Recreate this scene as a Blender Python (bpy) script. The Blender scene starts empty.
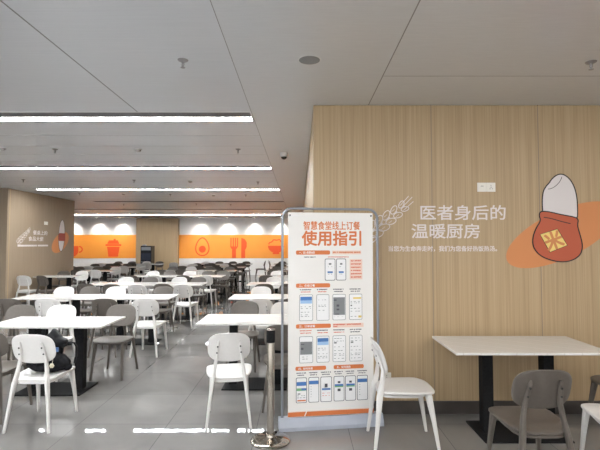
import bpy, bmesh, math, random
from mathutils import Vector, Matrix
PI = math.pi
rnd = random.Random(11)
S = bpy.context.scene
COL = S.collection

# ------------------------------------------------------------------ materials
def mat(name, col, rough=0.5, metal=0.0, spec=0.5, emis=None, estr=0.0):
    m = bpy.data.materials.new(name); m.use_nodes = True
    b = m.node_tree.nodes['Principled BSDF']
    b.inputs['Base Color'].default_value = (*col, 1)
    b.inputs['Roughness'].default_value = rough
    b.inputs['Metallic'].default_value = metal
    b.inputs['Specular IOR Level'].default_value = spec
    if emis:
        b.inputs['Emission Color'].default_value = (*emis, 1)
        b.inputs['Emission Strength'].default_value = estr
    return m

def noise_mat(name, c1, c2, scale=(1, 1, 1), nscale=5, detail=4, rough=0.5, spec=0.5, metal=0.0, bump=0.0, lo=0.35, hi=0.65):
    m = mat(name, c1, rough, metal, spec)
    nt = m.node_tree; N = nt.nodes; L = nt.links; b = N['Principled BSDF']
    tc = N.new('ShaderNodeTexCoord'); mp = N.new('ShaderNodeMapping'); mp.inputs['Scale'].default_value = scale
    nz = N.new('ShaderNodeTexNoise'); nz.inputs['Scale'].default_value = nscale; nz.inputs['Detail'].default_value = detail
    cr = N.new('ShaderNodeValToRGB')
    cr.color_ramp.elements[0].position = lo; cr.color_ramp.elements[0].color = (*c1, 1)
    cr.color_ramp.elements[1].position = hi; cr.color_ramp.elements[1].color = (*c2, 1)
    L.new(tc.outputs['Object'], mp.inputs['Vector']); L.new(mp.outputs[0], nz.inputs['Vector'])
    L.new(nz.outputs['Fac'], cr.inputs['Fac']); L.new(cr.outputs[0], b.inputs['Base Color'])
    if bump:
        bp = N.new('ShaderNodeBump'); bp.inputs['Strength'].default_value = bump; bp.inputs['Distance'].default_value = 0.002
        L.new(nz.outputs['Fac'], bp.inputs['Height']); L.new(bp.outputs[0], b.inputs['Normal'])
    return m

def wood_mat(name, c1, c2, c3, rough=0.42):
    m = mat(name, c1, rough)
    nt = m.node_tree; N = nt.nodes; L = nt.links; b = N['Principled BSDF']
    tc = N.new('ShaderNodeTexCoord')
    def ns(sc, nscale, det):
        mp = N.new('ShaderNodeMapping'); mp.inputs['Scale'].default_value = sc
        nz = N.new('ShaderNodeTexNoise'); nz.inputs['Scale'].default_value = nscale; nz.inputs['Detail'].default_value = det
        L.new(tc.outputs['Object'], mp.inputs['Vector']); L.new(mp.outputs[0], nz.inputs['Vector']); return nz
    fine = ns((90, 90, 0.9), 1.0, 5); wide = ns((14, 14, 0.35), 1.0, 3)
    cr = N.new('ShaderNodeValToRGB')
    cr.color_ramp.elements[0].position = .32; cr.color_ramp.elements[0].color = (*c1, 1)
    cr.color_ramp.elements[1].position = .7; cr.color_ramp.elements[1].color = (*c3, 1)
    e = cr.color_ramp.elements.new(.5); e.color = (*c2, 1)
    mx = N.new('ShaderNodeMix'); mx.data_type = 'FLOAT'; mx.inputs[0].default_value = .22
    L.new(fine.outputs['Fac'], mx.inputs[2]); L.new(wide.outputs['Fac'], mx.inputs[3])
    L.new(mx.outputs[0], cr.inputs['Fac']); L.new(cr.outputs[0], b.inputs['Base Color'])
    return m

M = {}
M['wood'] = wood_mat('oak_laminate', (.40, .285, .160), (.475, .345, .20), (.54, .40, .245))
M['wood_far'] = M['wood']
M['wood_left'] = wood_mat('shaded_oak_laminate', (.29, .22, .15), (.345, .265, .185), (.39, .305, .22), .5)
M['ceil'] = noise_mat('ceiling_metal_panel', (.67, .69, .73), (.70, .72, .76), (1, 30, 1), 2, 3, .34, .5, metal=.25)
M['ceil_perf'] = noise_mat('perforated_ceiling_panel', (.66, .675, .70), (.69, .705, .73), (3, 30, 1), 2, 3, .32, .5, metal=.3)
M['seam'] = mat('seam_shadow_gap', (.26, .21, .16), .7)
M['seam_ceil'] = mat('ceiling_joint', (.28, .28, .28), .6)
M['slot'] = mat('slot_grey_metal', (.10, .10, .11), .5)
M['led'] = mat('led_diffuser', (1, 1, 1), .5, emis=(.95, .98, 1.0), estr=42.0)
M['fill_warm'] = mat('warm_fill_diffuser', (1, 1, 1), .5, emis=(1, .93, .84), estr=22.0)
M['led_off'] = mat('unlit_diffuser', (.30, .28, .27), .5)
M['white_wall'] = noise_mat('white_paint', (.80, .80, .79), (.84, .84, .83), nscale=3, rough=.5)
M['orange'] = noise_mat('orange_wall_band', (.95, .34, .045), (1.0, .41, .07), nscale=.4, rough=.45)
M['redorange'] = mat('red_orange_icon', (.93, .11, .02), .45)
M['blacktrim'] = noise_mat('dark_baseboard', (.065, .056, .05), (.09, .078, .07), nscale=4, rough=.3)
M['marble'] = None
M['black'] = noise_mat('black_powder_coat', (.012, .012, .013), (.018, .018, .019), nscale=60, rough=.6, spec=.08)
M['chair_white'] = noise_mat('white_plastic', (.72, .70, .68), (.74, .72, .70), nscale=40, rough=.38)
M['chair_taupe'] = noise_mat('taupe_plastic', (.112, .096, .082), (.122, .105, .090), nscale=40, rough=.42)
M['screw'] = mat('black_screw', (.02, .02, .02), .4)
M['steel'] = noise_mat('polished_steel', (.40, .36, .31), (.46, .42, .37), (1, 1, .1), 20, 2, .13, metal=1.0)
M['tube'] = mat('grey_enamel_tube', (.30, .32, .36), .3, metal=.5)
M['pbase'] = noise_mat('pale_blue_grey_base', (.40, .43, .50), (.44, .47, .54), nscale=8, rough=.4)
M['poster'] = noise_mat('poster_off_white', (.85, .83, .80), (.87, .85, .82), nscale=3, rough=.45)
M['p_orange'] = mat('print_orange', (.70, .20, .06), .5)
M['p_pale'] = mat('print_pale_orange', (.86, .66, .56), .5)
M['p_ink'] = mat('print_dark_ink', (.09, .09, .11), .5)
M['p_red'] = mat('print_red_ink', (.70, .16, .10), .5)
M['p_white'] = mat('print_white', (.88, .88, .88), .5)
M['p_blue'] = mat('print_blue', (.07, .20, .50), .5)
M['p_sky'] = mat('print_sky_blue', (.35, .55, .80), .5)
M['p_grey'] = mat('print_grey', (.22, .23, .24), .5)
M['p_lgrey'] = mat('print_light_grey', (.60, .62, .63), .5)
M['p_green'] = mat('print_green', (.20, .45, .22), .5)
M['p_yellow'] = mat('print_yellow', (.85, .65, .15), .5)
M['letter'] = mat('lettering_pale_pink_white', (.80, .74, .73), .5)
M['d_orange'] = mat('decal_orange', (.68, .27, .10), .5)
M['d_grain'] = mat('decal_grain_white', (.78, .73, .73), .5)
M['d_red'] = mat('decal_brick_red', (.52, .11, .05), .5)
M['d_red2'] = mat('decal_dull_red', (.40, .07, .05), .5)
M['d_yellow'] = mat('decal_yellow', (.88, .68, .22), .5)
M['d_line'] = mat('decal_outline', (.03, .025, .025), .5)
M['switch'] = mat('switch_plastic', (.86, .83, .77), .35)
M['dark_hole'] = mat('socket_hole', (.05, .05, .05), .5)
M['bag'] = noise_mat('black_bag_cloth', (.010, .010, .012), (.022, .022, .025), nscale=25, rough=.8, bump=.3, spec=.1)
M['bagshine'] = mat('black_bag_leather', (.008, .008, .010), .4, spec=.2)
M['charm'] = mat('cream_charm', (.75, .70, .55), .5)
M['bluebit'] = mat('blue_wrapper', (.12, .22, .45), .4)
M['dome'] = mat('smoked_dome', (.03, .03, .03), .08)
M['plate'] = noise_mat('perforated_grille_grey', (.20, .20, .20), (.26, .26, .26), nscale=300, rough=.5)
M['whitefix'] = mat('white_fixture', (.72, .72, .72), .4)
M['brass'] = mat('sprinkler_metal', (.33, .32, .32), .35, metal=.6)
M['sensor'] = mat('sensor_grey', (.40, .38, .37), .5)
M['lamp'] = mat('downlight_lens', (1, 1, 1), .5, emis=(1, .93, .84), estr=8.0)
M['mach'] = mat('machine_black', (.015, .015, .018), .25)
M['mach2'] = mat('machine_silver', (.22, .23, .25), .3, metal=.3)
M['screen'] = mat('machine_screen', (.03, .035, .05), .1)
M['green_sign'] = mat('sign_green', (.1, .4, .2), .5)
M['frame_al'] = mat('window_aluminium', (.5, .5, .5), .4, metal=.4)

def make_marble():
    m = mat('white_veined_marble', (.8, .8, .8), .16)
    nt = m.node_tree; N = nt.nodes; L = nt.links; b = N['Principled BSDF']
    tc = N.new('ShaderNodeTexCoord'); mp = N.new('ShaderNodeMapping')
    mp.inputs['Rotation'].default_value = (0, 0, .62)
    nz = N.new('ShaderNodeTexWave'); nz.wave_type = 'BANDS'; nz.bands_direction = 'Y'
    nz.inputs['Scale'].default_value = 1.9; nz.inputs['Distortion'].default_value = 3.0; nz.inputs['Detail'].default_value = 3; nz.inputs['Detail Scale'].default_value = .8
    cr = N.new('ShaderNodeValToRGB')
    els = cr.color_ramp.elements
    els[0].position = .30; els[0].color = (.76, .75, .725, 1)
    els[1].position = .80; els[1].color = (.78, .77, .75, 1)
    e = els.new(.575); e.color = (.76, .75, .725, 1)
    e = els.new(.600); e.color = (.45, .42, .37, 1)
    e = els.new(.625); e.color = (.76, .75, .725, 1)
    L.new(tc.outputs['Object'], mp.inputs['Vector']); L.new(mp.outputs[0], nz.inputs['Vector'])
    L.new(nz.outputs['Fac'], cr.inputs['Fac']); L.new(cr.outputs[0], b.inputs['Base Color'])
    return m
M['marble'] = make_marble()

def make_floor():
    m = mat('polished_grey_tile', (.3, .3, .3), .02, spec=.5)
    nt = m.node_tree; N = nt.nodes; L = nt.links; b = N['Principled BSDF']
    tc = N.new('ShaderNodeTexCoord'); mp = N.new('ShaderNodeMapping')
    mp.inputs['Location'].default_value = (-.42, -.10, 0)
    br = N.new('ShaderNodeTexBrick'); br.offset = 0; br.squash = 1
    br.inputs['Scale'].default_value = 1; br.inputs['Brick Width'].default_value = .8; br.inputs['Row Height'].default_value = .8
    br.inputs['Mortar Size'].default_value = .003; br.inputs['Mortar Smooth'].default_value = .1; br.inputs['Bias'].default_value = 0
    br.inputs['Color1'].default_value = (.228, .220, .210, 1); br.inputs['Color2'].default_value = (.248, .240, .230, 1)
    br.inputs['Mortar'].default_value = (.13, .128, .125, 1)
    nz = N.new('ShaderNodeTexNoise'); nz.inputs['Scale'].default_value = 1.3; nz.inputs['Detail'].default_value = 7; nz.inputs['Distortion'].default_value = .8
    cr = N.new('ShaderNodeValToRGB'); cr.color_ramp.elements[0].position = .3; cr.color_ramp.elements[0].color = (.82, .82, .82, 1)
    cr.color_ramp.elements[1].position = .7; cr.color_ramp.elements[1].color = (1.1, 1.1, 1.1, 1)
    mx = N.new('ShaderNodeMix'); mx.data_type = 'RGBA'; mx.blend_type = 'MULTIPLY'; mx.inputs[0].default_value = 1
    L.new(tc.outputs['Object'], mp.inputs['Vector']); L.new(mp.outputs[0], br.inputs['Vector']); L.new(tc.outputs['Object'], nz.inputs['Vector'])
    L.new(nz.outputs['Fac'], cr.inputs['Fac']); L.new(br.outputs['Color'], mx.inputs[6]); L.new(cr.outputs[0], mx.inputs[7])
    L.new(mx.outputs[2], b.inputs['Base Color'])
    n2 = N.new('ShaderNodeTexNoise'); n2.inputs['Scale'].default_value = 9; n2.inputs['Detail'].default_value = 2
    bp = N.new('ShaderNodeBump'); bp.inputs['Strength'].default_value = .05; bp.inputs['Distance'].default_value = .004
    L.new(tc.outputs['Object'], n2.inputs['Vector']); L.new(n2.outputs['Fac'], bp.inputs['Height']); L.new(bp.outputs[0], b.inputs['Normal'])
    return m
M['floor'] = make_floor()

def make_blind():
    m = bpy.data.materials.new('added_sun_diffusing_blind'); m.use_nodes = True
    N = m.node_tree.nodes; L = m.node_tree.links; N.clear()
    d = N.new('ShaderNodeBsdfDiffuse'); d.inputs[0].default_value = (.8, .8, .78, 1)
    t = N.new('ShaderNodeBsdfTranslucent'); t.inputs[0].default_value = (.88, .88, .88, 1)
    x = N.new('ShaderNodeMixShader'); x.inputs[0].default_value = .65
    o = N.new('ShaderNodeOutputMaterial')
    L.new(d.outputs[0], x.inputs[1]); L.new(t.outputs[0], x.inputs[2]); L.new(x.outputs[0], o.inputs[0]); return m
M['blind'] = make_blind()
def make_glass():
    m = bpy.data.materials.new('window_glass'); m.use_nodes = True
    N = m.node_tree.nodes; L = m.node_tree.links; N.clear()
    d = N.new('ShaderNodeBsdfTransparent'); g = N.new('ShaderNodeBsdfGlossy'); g.inputs['Roughness'].default_value = .02
    x = N.new('ShaderNodeMixShader'); x.inputs[0].default_value = .06
    o = N.new('ShaderNodeOutputMaterial')
    L.new(d.outputs[0], x.inputs[1]); L.new(g.outputs[0], x.inputs[2]); L.new(x.outputs[0], o.inputs[0]); return m
M['glass'] = make_glass()

# ------------------------------------------------------------------ mesh helpers
def obj(name, bm, m, parent=None, smooth=False, loc=None):
    bmesh.ops.recalc_face_normals(bm, faces=bm.faces)
    me = bpy.data.meshes.new(name); bm.to_mesh(me); bm.free()
    if smooth:
        for p in me.polygons: p.use_smooth = True
        try: me.set_sharp_from_angle(angle=math.radians(38))
        except Exception: pass
    me.materials.append(M[m] if isinstance(m, str) else m)
    o = bpy.data.objects.new(name, me); COL.objects.link(o)
    if parent: o.parent = parent
    if loc: o.location = loc
    return o
def tag(o, label, cat, group=None, kind=None):
    if label: o['label'] = label
    if cat: o['category'] = cat
    if group: o['group'] = group
    if kind: o['kind'] = kind
    return o
def thing(name, label, cat, loc=(0, 0, 0), rz=0, group=None):
    o = bpy.data.objects.new(name, None); COL.objects.link(o)
    o.empty_display_size = .1
    o.location = loc; o.rotation_euler = (0, 0, rz)
    return tag(o, label, cat, group)
def struct(name, bm, m, label=None, parent=None):
    o = obj(name, bm, m, parent)
    if not parent: o['kind'] = 'structure'; o['label'] = label or name.replace('_', ' '); o['category'] = name.split('_')[0]
    return o
def box(bm, x0, x1, y0, y1, z0, z1, bev=0):
    b2 = bmesh.new()
    vs = [b2.verts.new((x, y, z)) for z in (z0, z1) for y in (y0, y1) for x in (x0, x1)]
    for f in ((0, 1, 3, 2), (4, 6, 7, 5), (0, 4, 5, 1), (2, 3, 7, 6), (0, 2, 6, 4), (1, 5, 7, 3)):
        b2.faces.new([vs[i] for i in f])
    if bev:
        bmesh.ops.bevel(b2, geom=b2.edges[:], offset=bev, segments=2, profile=.6, affect='EDGES')
    merge(bm, b2); return bm
def merge(bm, b2):
    me = bpy.data.meshes.new('tmp'); b2.to_mesh(me); b2.free(); bm.from_mesh(me); bpy.data.meshes.remove(me)
def B(*a, **k): return box(bmesh.new(), *a, **k)
def lathe(bm, prof, seg=24, c=(0, 0, 0), axis='Z'):
    rings = []
    for r, z in prof:
        ring = []
        for i in range(seg):
            a = 2 * PI * i / seg
            p = (c[0] + r * math.cos(a), c[1] + r * math.sin(a), c[2] + z)
            ring.append(bm.verts.new(p))
        rings.append(ring)
    for a, b in zip(rings, rings[1:]):
        for i in range(seg):
            j = (i + 1) % seg; bm.faces.new((a[i], a[j], b[j], b[i]))
    bm.faces.new(rings[0][::-1]); bm.faces.new(rings[-1])
    return bm
def sweep(bm, pts, sizes, seg=8, power=2.0, up=Vector((0, 1, 0)), closed=False):
    """sweep a (super)elliptic section; sizes = (half a, half b) per point"""
    pts = [Vector(p) for p in pts]; rings = []; n = len(pts)
    for k, p in enumerate(pts):
        if closed: t = pts[(k + 1) % n] - pts[k - 1]
        else: t = (pts[min(k + 1, n - 1)] - pts[max(k - 1, 0)])
        t.normalize()
        u = up - t * up.dot(t)
        if u.length < 1e-4: u = Vector((1, 0, 0)) - t * t.x
        u.normalize(); v = t.cross(u)
        a, b = sizes[k] if isinstance(sizes, list) else sizes
        ring = []
        for i in range(seg):
            an = 2 * PI * (i + .5) / seg
            c, s = math.cos(an), math.sin(an)
            c = math.copysign(abs(c) ** (2 / power), c); s = math.copysign(abs(s) ** (2 / power), s)
            ring.append(bm.verts.new(p + v * (a * c) + u * (b * s)))
        rings.append(ring)
    pairs = list(zip(rings, rings[1:]))
    if closed: pairs.append((rings[-1], rings[0]))
    for a, b in pairs:
        for i in range(seg):
            j = (i + 1) % seg; bm.faces.new((a[i], a[j], b[j], b[i]))
    if not closed:
        bm.faces.new(rings[0][::-1]); bm.faces.new(rings[-1])
    return bm
def tube(bm, pts, r, seg=8, closed=False): return sweep(bm, pts, (r, r), seg, 2.0, Vector((.013, .021, 1)).normalized(), closed)
def poly(bm, pts, t=.002, plane='XZ', off=0.0):
    """extruded flat outline. plane XZ: front faces -Y at y=off, thickness back to +t"""
    def P(u, v, d):
        return (u, off + d, v) if plane == 'XZ' else ((u, v, off + d) if plane == 'XY' else (off - d, u, v))
    a = [bm.verts.new(P(u, v, 0)) for u, v in pts]; b = [bm.verts.new(P(u, v, t)) for u, v in pts]
    bm.faces.new(a); bm.faces.new(b[::-1]); n = len(pts)
    for i in range(n):
        j = (i + 1) % n; bm.faces.new((a[i], b[i], b[j], a[j]))
    return bm
def ell(cx, cy, a, b, rot=0, n=40, a0=0, a1=2 * PI, pw=2.0):
    out = []; full = abs(a1 - a0 - 2 * PI) < 1e-6
    for i in range(n if full else n + 1):
        t = a0 + (a1 - a0) * i / n
        c, s = math.cos(t), math.sin(t)
        x = a * math.copysign(abs(c) ** (2 / pw), c); y = b * math.copysign(abs(s) ** (2 / pw), s)
        out.append((cx + x * math.cos(rot) - y * math.sin(rot), cy + x * math.sin(rot) + y * math.cos(rot)))
    return out
def rect(x0, x1, y0, y1): return [(x0, y0), (x1, y0), (x1, y1), (x0, y1)]
def rrect(x0, x1, y0, y1, r, n=4):
    o = []
    for cx, cy, a in ((x1 - r, y1 - r, 0), (x0 + r, y1 - r, PI / 2), (x0 + r, y0 + r, PI), (x1 - r, y0 + r, 1.5 * PI)):
        for i in range(n + 1):
            t = a + PI / 2 * i / n; o.append((cx + r * math.cos(t), cy + r * math.sin(t)))
    return o
def stroke(bm, pts, w, t=.002, plane='XZ', off=0.0, closed=False):
    """flat line of width w along pts"""
    n = len(pts); L_, R_ = [], []
    for k in range(n):
        if closed: p0, p1 = pts[k - 1], pts[(k + 1) % n]
        else: p0, p1 = pts[max(k - 1, 0)], pts[min(k + 1, n - 1)]
        dx, dy = p1[0] - p0[0], p1[1] - p0[1]; l = math.hypot(dx, dy) or 1
        nx, ny = -dy / l * w / 2, dx / l * w / 2
        L_.append((pts[k][0] + nx, pts[k][1] + ny)); R_.append((pts[k][0] - nx, pts[k][1] - ny))
    rng = range(n) if closed else range(n - 1)
    for k in rng:
        j = (k + 1) % n
        poly(bm, [L_[k], L_[j], R_[j], R_[k]], t, plane, off)
    return bm
def text(name, body, m, parent, x0, x1, z0, z1, off=0.0, plane='XZ', bold=.0, thick=.002, align='fit'):
    cu = bpy.data.curves.new('txt', 'FONT'); cu.body = body; cu.size = 1; cu.resolution_u = 3
    o = bpy.data.objects.new('txt', cu); COL.objects.link(o)
    bpy.context.view_layer.update()
    me = bpy.data.meshes.new_from_object(o.evaluated_get(bpy.context.evaluated_depsgraph_get()))
    bpy.data.objects.remove(o); bpy.data.curves.remove(cu)
    xs = [v.co.x for v in me.vertices]; ys = [v.co.y for v in me.vertices]
    ax, bx_, ay, by = min(xs), max(xs), min(ys), max(ys)
    for v in me.vertices:
        u = x0 + (v.co.x - ax) / (bx_ - ax) * (x1 - x0); w = z0 + (v.co.y - ay) / (by - ay) * (z1 - z0)
        v.co = (u, off, w) if plane == 'XZ' else (off, u, w)
    bm = bmesh.new(); bm.from_mesh(me)
    if bold:
        db = bold * (z1 - z0)
        for k_ in range(8):
            dx, dz = db * math.cos(k_ * PI / 4), db * math.sin(k_ * PI / 4)
            m2 = me.copy()
            for v in m2.vertices:
                if plane == 'XZ': v.co.x += dx
                else: v.co.y += dx
                v.co.z += dz
                if plane == 'XZ': v.co.y -= .00008 * (k_ + 1)
                else: v.co.x += .00008 * (k_ + 1)
            bm.from_mesh(m2); bpy.data.meshes.remove(m2)
    bpy.data.meshes.remove(me)
    r = bmesh.ops.extrude_face_region(bm, geom=bm.faces[:])
    d = Vector((0, thick, 0)) if plane == 'XZ' else Vector((-thick, 0, 0))
    bmesh.ops.translate(bm, vec=d, verts=[g for g in r['geom'] if isinstance(g, bmesh.types.BMVert)])
    return obj(name, bm, m, parent)

# ------------------------------------------------------------------ the room
CH = 2.97            # ceiling height
YW = 4.35            # near wooden wall
YF = 23.5            # far wall
XL, XR = -13.0, 5.0
YB = -2.0            # window wall behind the camera
struct('floor', B(XL, XR, YB - .1, YF, -.12, 0), 'floor', 'polished grey tiled floor')

# ceiling: slabs left around the light slots
slots = [(-1.63, -6.6, -.52), (1.57, -6.6, -.52), (4.77, -6.6, -.52), (7.97, -6.6, -.52), (11.17, -6.6, -.52), (14.37, -6.6, -.52), (17.57, -10.4, -.7), (20.85, -10.6, -.9)]
HW = .18
bm = bmesh.new(); y = YB - .1; XS = -.505
for yc, x0, x1 in slots:
    box(bm, XL, XS, y, yc - HW, CH, CH + .04)
    box(bm, XL, x0, yc - HW, yc + HW, CH, CH + .04)
    box(bm, x1, XS, yc - HW, yc + HW, CH, CH + .04)
    y = yc + HW
box(bm, XL, XS, y, YF, CH, CH + .04)
box(bm, XL, XR, YB - .1, YF + .1, CH + .16, CH + .22)
struct('ceiling', bm, 'ceil', 'grey metal panel ceiling with recessed light slots')
bm = B(XS + .006, XR, YB - .1, YF, CH, CH + .04)
struct('ceiling_perforated', bm, 'ceil_perf', 'finely perforated pale ceiling panels beside the slots')
k = 1
def trim(bm, m, label):
    global k
    struct('trim_%d' % k, bm, m, label); k += 1
bm = bmesh.new()
box(bm, XS, XS + .006, YB, YF, CH + .002, CH + .03)
trim(bm, 'seam_ceil', 'long dark ceiling joint beside the ends of the light strips')
trim(B(-1.679, -1.669, YB, 4.59, CH - .0012, CH), 'seam_ceil', 'ceiling joint running to the nearest light strip')
trim(B(.666, .674, YB, YW, CH - .0012, CH), 'seam_ceil', 'ceiling joint running to the near wooden wall')
trim(B(.674, XR, 3.59, 3.595, CH - .0012, CH), 'seam_ceil', 'crosswise ceiling joint before the wooden wall')
bm = bmesh.new()
yy = 5.6
while yy < 22.5:
    if all(abs(yy - s[0]) > .3 for s in slots): box(bm, XL, XS, yy, yy + .004, CH - .0008, CH)
    yy += .6
trim(bm, 'seam_ceil', 'fine crosswise joints between metal ceiling panels')

for i, (yc, x0, x1) in enumerate(slots):
    t = thing('recessed_strip_light', None, 'ceiling light', ((x0 + x1) / 2, yc, CH), 0, 'recessed strip lights in the ceiling')
    hw = (x1 - x0) / 2
    off = i in (5, 6)
    bm = bmesh.new()
    box(bm, -hw, hw, -HW, HW, .10, .13)
    box(bm, -hw, hw, -HW + .002, -HW + .008, 0.0, .10); box(bm, -hw, hw, HW - .008, HW - .002, 0, .10)
    box(bm, -hw + .001, -hw + .006, -HW + .008, HW - .008, 0, .10); box(bm, hw - .006, hw - .001, -HW + .008, HW - .008, 0, .10)
    obj('housing', bm, 'slot', t)
    if off: obj('diffuser', B(-hw + .01, hw - .01, .02, HW - .012, .012, .06), 'led_off', t)
    else: obj('diffuser', B(-hw + .01, hw - .01, .03, HW - .012, .004, .06), 'led', t)
    obj('slot_shade_slat', B(-hw + .01, hw - .01, -HW + .010, (.025 if not off else .015), .002, .012), 'slot', t)  # flush dark slat stands in for the shade of the open slot half
    obj('rim', B(-hw, hw, -HW - .012, -HW + .002, -.004, 0), 'whitefix', t)
    names = ['rearmost strip light above the window side of the room', 'strip light overhead in front of the windows',
             'nearest and largest lit white strip light in the ceiling', 'second lit white ceiling strip light going back into the room',
             'third lit white ceiling strip light, ending beside the left wooden wall', 'unlit grey ceiling strip just beyond the third lit one',
             'second unlit ceiling strip, nearest the far bright strip', 'farthest lit strip light, long white line just before the orange wall']
    t['label'] = names[i]

# walls
bm = B(.13, XR, YW, YW + .25, 0, CH, .012)
box(bm, .13, .38, YW + .05, YF, 0, CH)
struct('wall_right', bm, 'wood', 'light oak laminate wall at right of the sign')
for xs in (1.280, 2.322):
    trim(B(xs - .003, xs + .003, YW - .0015, YW, .125, CH), 'seam', 'vertical joint line in the oak laminate wall')
struct('baseboard_right', B(.13, XR, YW - .012, YW, 0, .12), 'blacktrim', 'dark brown baseboard under the oak wall')
struct('baseboard_side', B(.118, .13, YW, YF, 0, .12), 'blacktrim', 'dark baseboard along the aisle side of the oak wall')
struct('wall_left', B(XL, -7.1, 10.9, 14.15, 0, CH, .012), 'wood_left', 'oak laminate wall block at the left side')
bm = B(XL, -7.1, 10.888, 10.9, 0, .12); box(bm, -7.1, -7.088, 10.888, 14.15, 0, .12)
struct('baseboard_left', bm, 'blacktrim', 'dark baseboard of the left wall block')
trim(B(-7.101, -7.098, 10.97, 11.0, .12, CH), 'wood', 'pale corner edge strip of left wall block')
struct('wall_far', B(XL, XR, YF, YF + .1, 0, CH), 'white_wall', 'white far wall under downlights')
struct('wall_side', B(XL - .1, XL, YB, YF, 0, CH), 'white_wall', 'white outer wall at far left')
struct('wall_outer', B(XR, XR + .1, YB, YW + .2, 0, CH), 'white_wall', 'white wall beyond the right edge')
# far wall dressing
struct('trim_orange_left', B(XL, -8.45, YF - .012, YF, .87, 2.09), 'orange', 'orange painted band left of the wood panel')
struct('trim_orange_right', B(-6.30, .13, YF - .012, YF, .87, 2.09), 'orange', 'orange painted band right of the wood panel')
struct('wall_panel', B(-8.45, -6.46, YF - .3, YF, 0, CH - .04), 'wood', 'wood clad pier in the middle of the far wall')
struct('trim_pier', B(-6.46, -6.30, YF - .3, YF, 0, CH - .04), 'wood', 'pale side strip of the wood clad pier')

# window wall behind the camera
bm = bmesh.new()
box(bm, XL, XR, YB - .15, YB, 0, .35); box(bm, XL, XR, YB - .15, YB, 2.86, CH)
for xa, xb in ((XL, -12.6), (-9.7, -9.4), (-6.6, -6.3), (-3.4, -3.1), (-.2, .1), (2.9, 3.2), (4.8, XR)):
    box(bm, xa, xb, YB - .15, YB, .35, 2.86)
struct('wall_window_side', bm, 'white_wall', 'white wall with windows behind the viewer')
for i, (xa, xb) in enumerate(((-12.6, -9.7), (-9.4, -6.6), (-6.3, -3.4), (-3.1, -.2), (.1, 2.9), (3.2, 4.8))):
    w = thing('window_%d' % (i + 1), 'window behind the viewer with white blind added to soften sunlight', None); w['kind'] = 'structure'
    w['label'] = 'window behind the viewer, its unseen white blind added to diffuse sunlight'
    bm = bmesh.new(); xm = (xa + xb) / 2
    for a, b_, c, d in ((xa, xa + .04, .35, 2.86), (xb - .04, xb, .35, 2.86), (xm - .02, xm + .02, .35, 2.86), (xa, xb, .35, .39)):
        box(bm, a, b_, YB - .1, YB - .06, c, d)
    obj('window_frame', bm, 'frame_al', w)
    obj('pane', B(xa + .04, xb - .04, YB - .085, YB - .081, .39, 2.86), 'glass', w)
    bm = bmesh.new()
    box(bm, xa, xb, YB - .05, YB - .046, .35, 2.86)
    obj('blind', bm, 'blind', w)  # added out of view to spread the sun into soft daylight

# ------------------------------------------------------------------ chair
def seat_bm():
    bm = bmesh.new()
    n = 28; top = []; rings = []
    def outline(sc, t):
        a = 2 * PI * t / n; c, s = math.cos(a), math.sin(a); p = 2 / 3.4
        x = math.copysign(abs(c) ** p, c); y = math.copysign(abs(s) ** p, s)
        w = .192 + .030 * (y + 1) / 2                      # wider at the front
        return x * w * sc, .022 + y * .225 * sc
    def zt(x, y):                                           # dished, rear lip up, front waterfall
        d = .454 - .012 * max(0, 1 - (x / .2) ** 2) * max(0, 1 - ((y - .0) / .2) ** 2)
        if y > .15: d -= (y - .15) * .12
        if y < -.1: d -= (-.1 - y) * .18
        return d
    c = bm.verts.new((0, .02, zt(0, .02)))
    for sc in (.35, .65, .88, .97, 1.0):
        rings.append([bm.verts.new((*outline(sc, t), zt(*outline(sc, t)) - (.004 if sc == 1.0 else 0))) for t in range(n)])
    for sc, dz in ((1.0, .016), (.96, .022), (.5, .024)):
        rings.append([bm.verts.new((*outline(sc, t), zt(*outline(sc, t)) - dz)) for t in range(n)])
    for i in range(n):
        j = (i + 1) % n; bm.faces.new((c, rings[0][i], rings[0][j]))
        for a, b in zip(rings, rings[1:]): bm.faces.new((a[i], b[i], b[j], a[j]))
    bm.faces.new(rings[-1]); return bm
BW, BZ0, BZ1 = .188, .565, .832
def back_y(x, z):                                           # curved and leaning back
    return -.155 - (z - BZ0) * .32 + 0.9 * x * x
def backrest_bm():
    bm = bmesh.new(); n = 36; rf, rb = [], []
    cz = (BZ0 + BZ1) / 2; hz = (BZ1 - BZ0) / 2
    for layer, dy in ((rf, .006), (rb, -.006)):
        for sc in (.3, .6, .85, .97, 1.0):
            ring = []
            for t in range(n):
                a = 2 * PI * t / n; c, s = math.cos(a), math.sin(a); p = 2 / 3.0
                x = math.copysign(abs(c) ** p, c) * BW * sc; z = cz + math.copysign(abs(s) ** p, s) * hz * sc
                ring.append(bm.verts.new((x, back_y(x, z) + dy * (.45 if sc == 1.0 else 1), z)))
            layer.append(ring)
    for layer, dy in ((rf, .006), (rb, -.006)):
        c = bm.verts.new((0, back_y(0, cz) + dy, cz))
        for i in range(n):
            j = (i + 1) % n; bm.faces.new((c, layer[0][i], layer[0][j]))
            for a, b in zip(layer, layer[1:]): bm.faces.new((a[i], b[i], b[j], a[j]))
    for i in range(n):
        j = (i + 1) % n; bm.faces.new((rf[-1][i], rb[-1][i], rb[-1][j], rf[-1][j]))
    return bm
def rear_leg_bm(s):
    bm = bmesh.new()
    pts = [(s * .192, -.250, 0), (s * .166, -.222, .22), (s * .143, -.203, .40), (s * .128, -.181, .50), (s * .112, -.173, .60), (s * .100, -.206, .70), (s * .094, -.223, .752), (s * .0925, -.226, .762)]
    sz = [(.011, .012), (.0145, .018), (.0175, .026), (.0155, .020), (.0150, .014), (.0150, .011), (.012, .009), (.006, .005)]
    return sweep(bm, pts, sz, 8, 3.0)
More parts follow.
